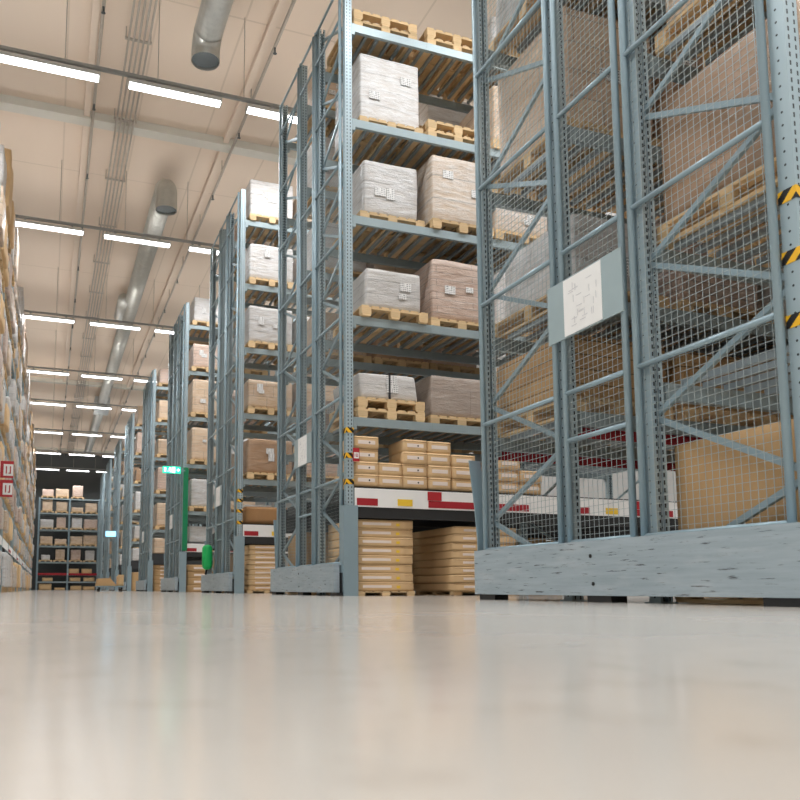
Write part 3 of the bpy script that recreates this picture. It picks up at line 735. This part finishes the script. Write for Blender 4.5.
erows = {6: [(-0.2, .85, .55, 'wrap_pink'), (0.9, 1.0, .62, 'wrap_tan'), (2.1, .8, .95, 'wrap_pink')],
         5: [(-0.2, .75, .95, 'wrap_tan'), (0.9, .85, .8, 'wrap_tan'), (2.1, .9, .35, 'wrap_tan'), (3.2, .9, .75, 'wrap_tan')],
         4: [(-0.2, 1.0, .65, 'wrap_grey'), (0.9, .7, .85, 'wrap_pink'), (2.1, .8, .85, 'wrap_white'), (3.2, 1.05, .75, 'wrap_pink')],
         3: [(-0.2, .95, .6, 'wrap_tan'), (0.9, .9, .4, 'wrap_tan'), (2.1, .95, .65, 'wrap_tan'), (3.2, 1.1, .75, 'wrap_tan')],
         2: [(-0.2, .65, .4, 'wrap_white'), (0.9, .7, .85, 'wrap_tan'), (2.1, .75, .85, 'wrap_pink'), (3.2, .7, .8, 'wrap_grey')]}
def spot(i, n): return ['first', 'second', 'third', 'fourth'][i]
for li, items in erows.items():
    for i, (x, w, h, k) in enumerate(items):
        z = ELV[li]+.003
        W = '%s tier, end-wall rack, %s from the long rack side' % (ORD[li+1], spot(i, 4))
        pallet((x, 66.5, z), 'pallet, %s' % W, False)
        load(k, w, 1.0, h, (x, 66.5, z+PH+.002), '%s, %s' % (LOOK[k], W), False)
for i, (x, w, h, z) in enumerate(((2.0, .8, .42, 1.303), (3.0, .8, .42, 1.303), (0, .8, .3, .693), (2.1, .85, .32, .693), (3.2, .85, .32, .693), (-.15, .95, .5, .003), (.95, .8, .2, .003), (2.2, .85, .35, .003), (3.2, .9, .3, .003))):
    carton('brown_carton', w, .8, h, (x, 66.45, z), 'brown carton low on the end-wall rack, %s of the nine unpalletised ones' % ORD[i+1], 'cartons low on the end-wall rack', 'carton_light', 0, False)

# ------------------------------------------------------------------ boards and signs
def board(n, lab, ya=1.235, yb=2.06, za=1.955, zb=2.405):
    t = thing('notice_board', lab, 'notice board', (XR-.045, YR[n], 0), 0, 'notice boards on the wire mesh')
    link('plate', cached('nbp', lambda: MB().box(-.012, 0, ya, yb, za, zb).mesh('plate', 'board_grey')), t)
    s = link('plan_sheet', cached('nbs', lambda: MB().box(-.016, -.012, ya+.205, yb-.2, za+.01, zb-.01).mesh('plan_sheet', 'paper')), t)
    def lines():
        mb = MB(); rr = random.Random(4)
        for i in range(26):
            y = rr.uniform(ya+.24, yb-.29); z = rr.uniform(za+.05, zb-.06)
            if i % 2: mb.box(-.0175, -.016, y, y+.06, z, z+.004)
            else: mb.box(-.0175, -.016, y, y+.004, z, z+.05)
        return mb.mesh('plan_lines', 'print_grey')
    link('plan_lines', cached('nbl', lines), s)
    return t
for n, a in ((1, 'with faint white plan sheet on the first mesh-fronted rack'), (2, 'on the wire mesh of the second mesh-fronted rack'), (3, 'on the wire mesh of the third mesh-fronted rack'), (4, 'on the wire mesh of the fourth mesh-fronted rack'), (5, 'on the wire mesh of the fifth mesh-fronted rack')):
    board(n, 'grey notice board %s' % a)

# bay sign on the second rack
t = thing('bay_sign', 'small red and white bay number sign on the post of the second rack', 'sign', (3.80, YR[2]-.02, 1.86))
link('plate', MB().box(-.045, .045, -.006, .006, -.09, .09).mesh('plate', 'red'), t)
mb = MB(); mb.box(-.035, .035, -.009, -.006, -.05, .03)
fr = link('white_field', mb.mesh('white_field', 'paper'), t)
link('number', MB().box(-.025, -.017, -.011, -.009, -.03, .012).box(-.004, .02, -.011, -.009, -.03, -.022).box(-.004, .004, -.011, -.009, -.03, .012).box(.014, .02, -.011, -.009, -.03, .012).box(-.004, .02, -.011, -.009, .006, .012).mesh('number', 'red'), fr)

# escape route sign jutting into the aisle
t = thing('exit_sign', 'lit green escape route sign jutting out from the green sleeved post', 'exit sign', (3.32, YR[4]-.09, 3.56))
link('box', MB().box(-.26, .26, -.03, .03, -.1, .1).mesh('box', 'sign_green'), t)
mb = MB()
mb.tube([(-.05, -.034, .058), (-.05, -.03, .058)], .018, 10)
for a, b in (((-.05, .035), (-.07, -.01)), ((-.07, -.01), (-.035, -.045)), ((-.035, -.045), (-.05, -.08)), ((-.07, -.01), (-.1, -.045)), ((-.1, -.045), (-.13, -.045)), ((-.05, .03), (-.015, .0)), ((-.05, .03), (-.095, .02))):
    mb.bar((a[0], -.032, a[1]), (b[0], -.032, b[1]), .016, .004, (0, 1, 0))
link('running_figure', mb.mesh('running_figure', 'sign_white'), t)
link('door_symbol', MB().box(.0, .1, -.034, -.03, -.08, .08).mesh('door_symbol', 'sign_white'), t)
mb = MB(); mb.box(.14, .22, -.034, -.03, -.012, .012); mb.bar((.22, -.032, 0), (.18, -.032, .045), .02, .004, (0, 1, 0)).bar((.22, -.032, 0), (.18, -.032, -.045), .02, .004, (0, 1, 0))
link('arrow', mb.mesh('arrow', 'sign_white'), t)
link('side_arrow', MB().box(-.22, -.16, -.034, -.03, -.06, .06).mesh('side_arrow', 'sign_white'), t)
link('bracket', MB().box(.26, .4, -.012, .012, -.02, .02).mesh('bracket', 'steel'), t)
t = thing('lit_sign', 'small lit pale blue sign jutting into the aisle at the seventh mesh-fronted rack', 'sign', (3.3, YR[7]-.1, 3.2))
link('box', MB().box(-.28, .28, -.03, .03, -.15, .15).mesh('box', 'sign_blue'), t)
link('bracket', MB().box(.28, .36, -.012, .012, -.02, .02).mesh('bracket', 'steel'), t)
for i, z in enumerate((2.33, 1.97)):
    t = thing('row_sign', '%s red and white flag sign hanging from the face of the long rack' % ('upper' if i == 0 else 'lower'), 'sign', (-.79, 15.6, z), 0, 'red flag signs')
    link('plate', MB().box(-.115, .115, -.008, .008, -.16, .16).mesh('plate', 'red'), t)
    f = link('white_field', MB().box(-.06, .11, -.012, -.008, -.12, .1).mesh('white_field', 'paper'), t)
    link('row_number', MB().box(-.02, 0, -.015, -.012, -.08, .06).box(.03, .07, -.015, -.012, -.08, -.06).box(.05, .07, -.015, -.012, -.08, .06).mesh('row_number', 'red'), f)
# green cover on the third rack
t = thing('equipment_cover', 'bright green rounded equipment cover hanging on the mesh of the third rack', 'equipment cover', (3.455, YR[3]+2.1, .53))
link('cover', rbox(.22, .3, .58, .1, 8, .008, 3, 'green_bright', 'cover'), t)
link('hose', MB().tube([(0, 0, .02), (-.02, .02, -.06), (-.02, .05, -.1)], .025, 8).mesh('hose', 'black', True), t)
link('hook', MB().box(.1, .16, -.02, .02, .5, .56).mesh('hook', 'steel'), t)

# trolley with cardboard in the aisle
t = thing('platform_trolley', 'low grey platform trolley standing in the aisle beyond the fourth rack', 'trolley', (2.15, 29.2, 0))
link('deck', MB().box(-.5, .5, -.4, .4, .16, .2).mesh('deck', 'steel'), t)
for x in (-.4, .38):
    for y in (-.3, .3): link('wheel', cached('whl', lambda: MB().tube([(-.03, 0, 0), (.03, 0, 0)], .08, 14).mesh('wheel', 'black')), t, (x, y, .08))
    link('axle_bracket', cached('axb', lambda: MB().box(-.05, .05, -.34, .34, .1, .16).mesh('axle_bracket', 'steel')), t, (x, 0, 0))
me = MB(); me.quad_box([(-.5, -.35, 0), (.22, -.35, 0), (.22, .35, 0), (-.5, .35, 0), (-.46, -.33, .26), (-.02, -.33, .28), (-.02, .33, .28), (-.46, .33, .26)])
tag(link('flattened_cardboard', me.mesh('flattened_cardboard', 'carton'), None, (2.15, 29.2, .202)), 'sloping heap of flattened brown cardboard on the trolley', 'cardboard')
b = tag(link('open_carton', rbox(.22, .5, .36, .008, 3, 0, 0, 'carton_light'), None, (2.5, 29.2, .202)), 'upright tan open carton on the end of the trolley', 'carton')
link('flap', MB().box(-.11, .11, -.262, -.25, .3, .4).mesh('flap', 'carton_light'), b)

# ------------------------------------------------------------------ camera, view
cam = bpy.data.cameras.new('camera'); co = bpy.data.objects.new('camera', cam); C.objects.link(co)
cam.sensor_width = 36; cam.lens = 775/800*36
cam.shift_x = (400-322)/800; cam.shift_y = (506-400)/800
yaw = math.atan2(275, math.hypot(775, 83)); pitch = math.atan2(83, 775)
co.location = (0, 0, .09); co.rotation_euler = (math.pi/2+pitch, 0, -yaw)
cam.clip_start = .02; cam.clip_end = 200
cam.dof.use_dof = True; cam.dof.focus_distance = 8.5; cam.dof.aperture_fstop = 4.0
sc = bpy.context.scene; sc.camera = co
w = bpy.data.worlds.new('hall'); sc.world = w; w.use_nodes = True
w.node_tree.nodes['Background'].inputs[0].default_value = (.9, .88, .85, 1); w.node_tree.nodes['Background'].inputs[1].default_value = .3
sc.view_settings.view_transform = 'Standard'; sc.view_settings.look = 'None'; sc.view_settings.gamma = 1; sc.view_settings.use_curve_mapping = False
sc.view_settings.exposure = 0
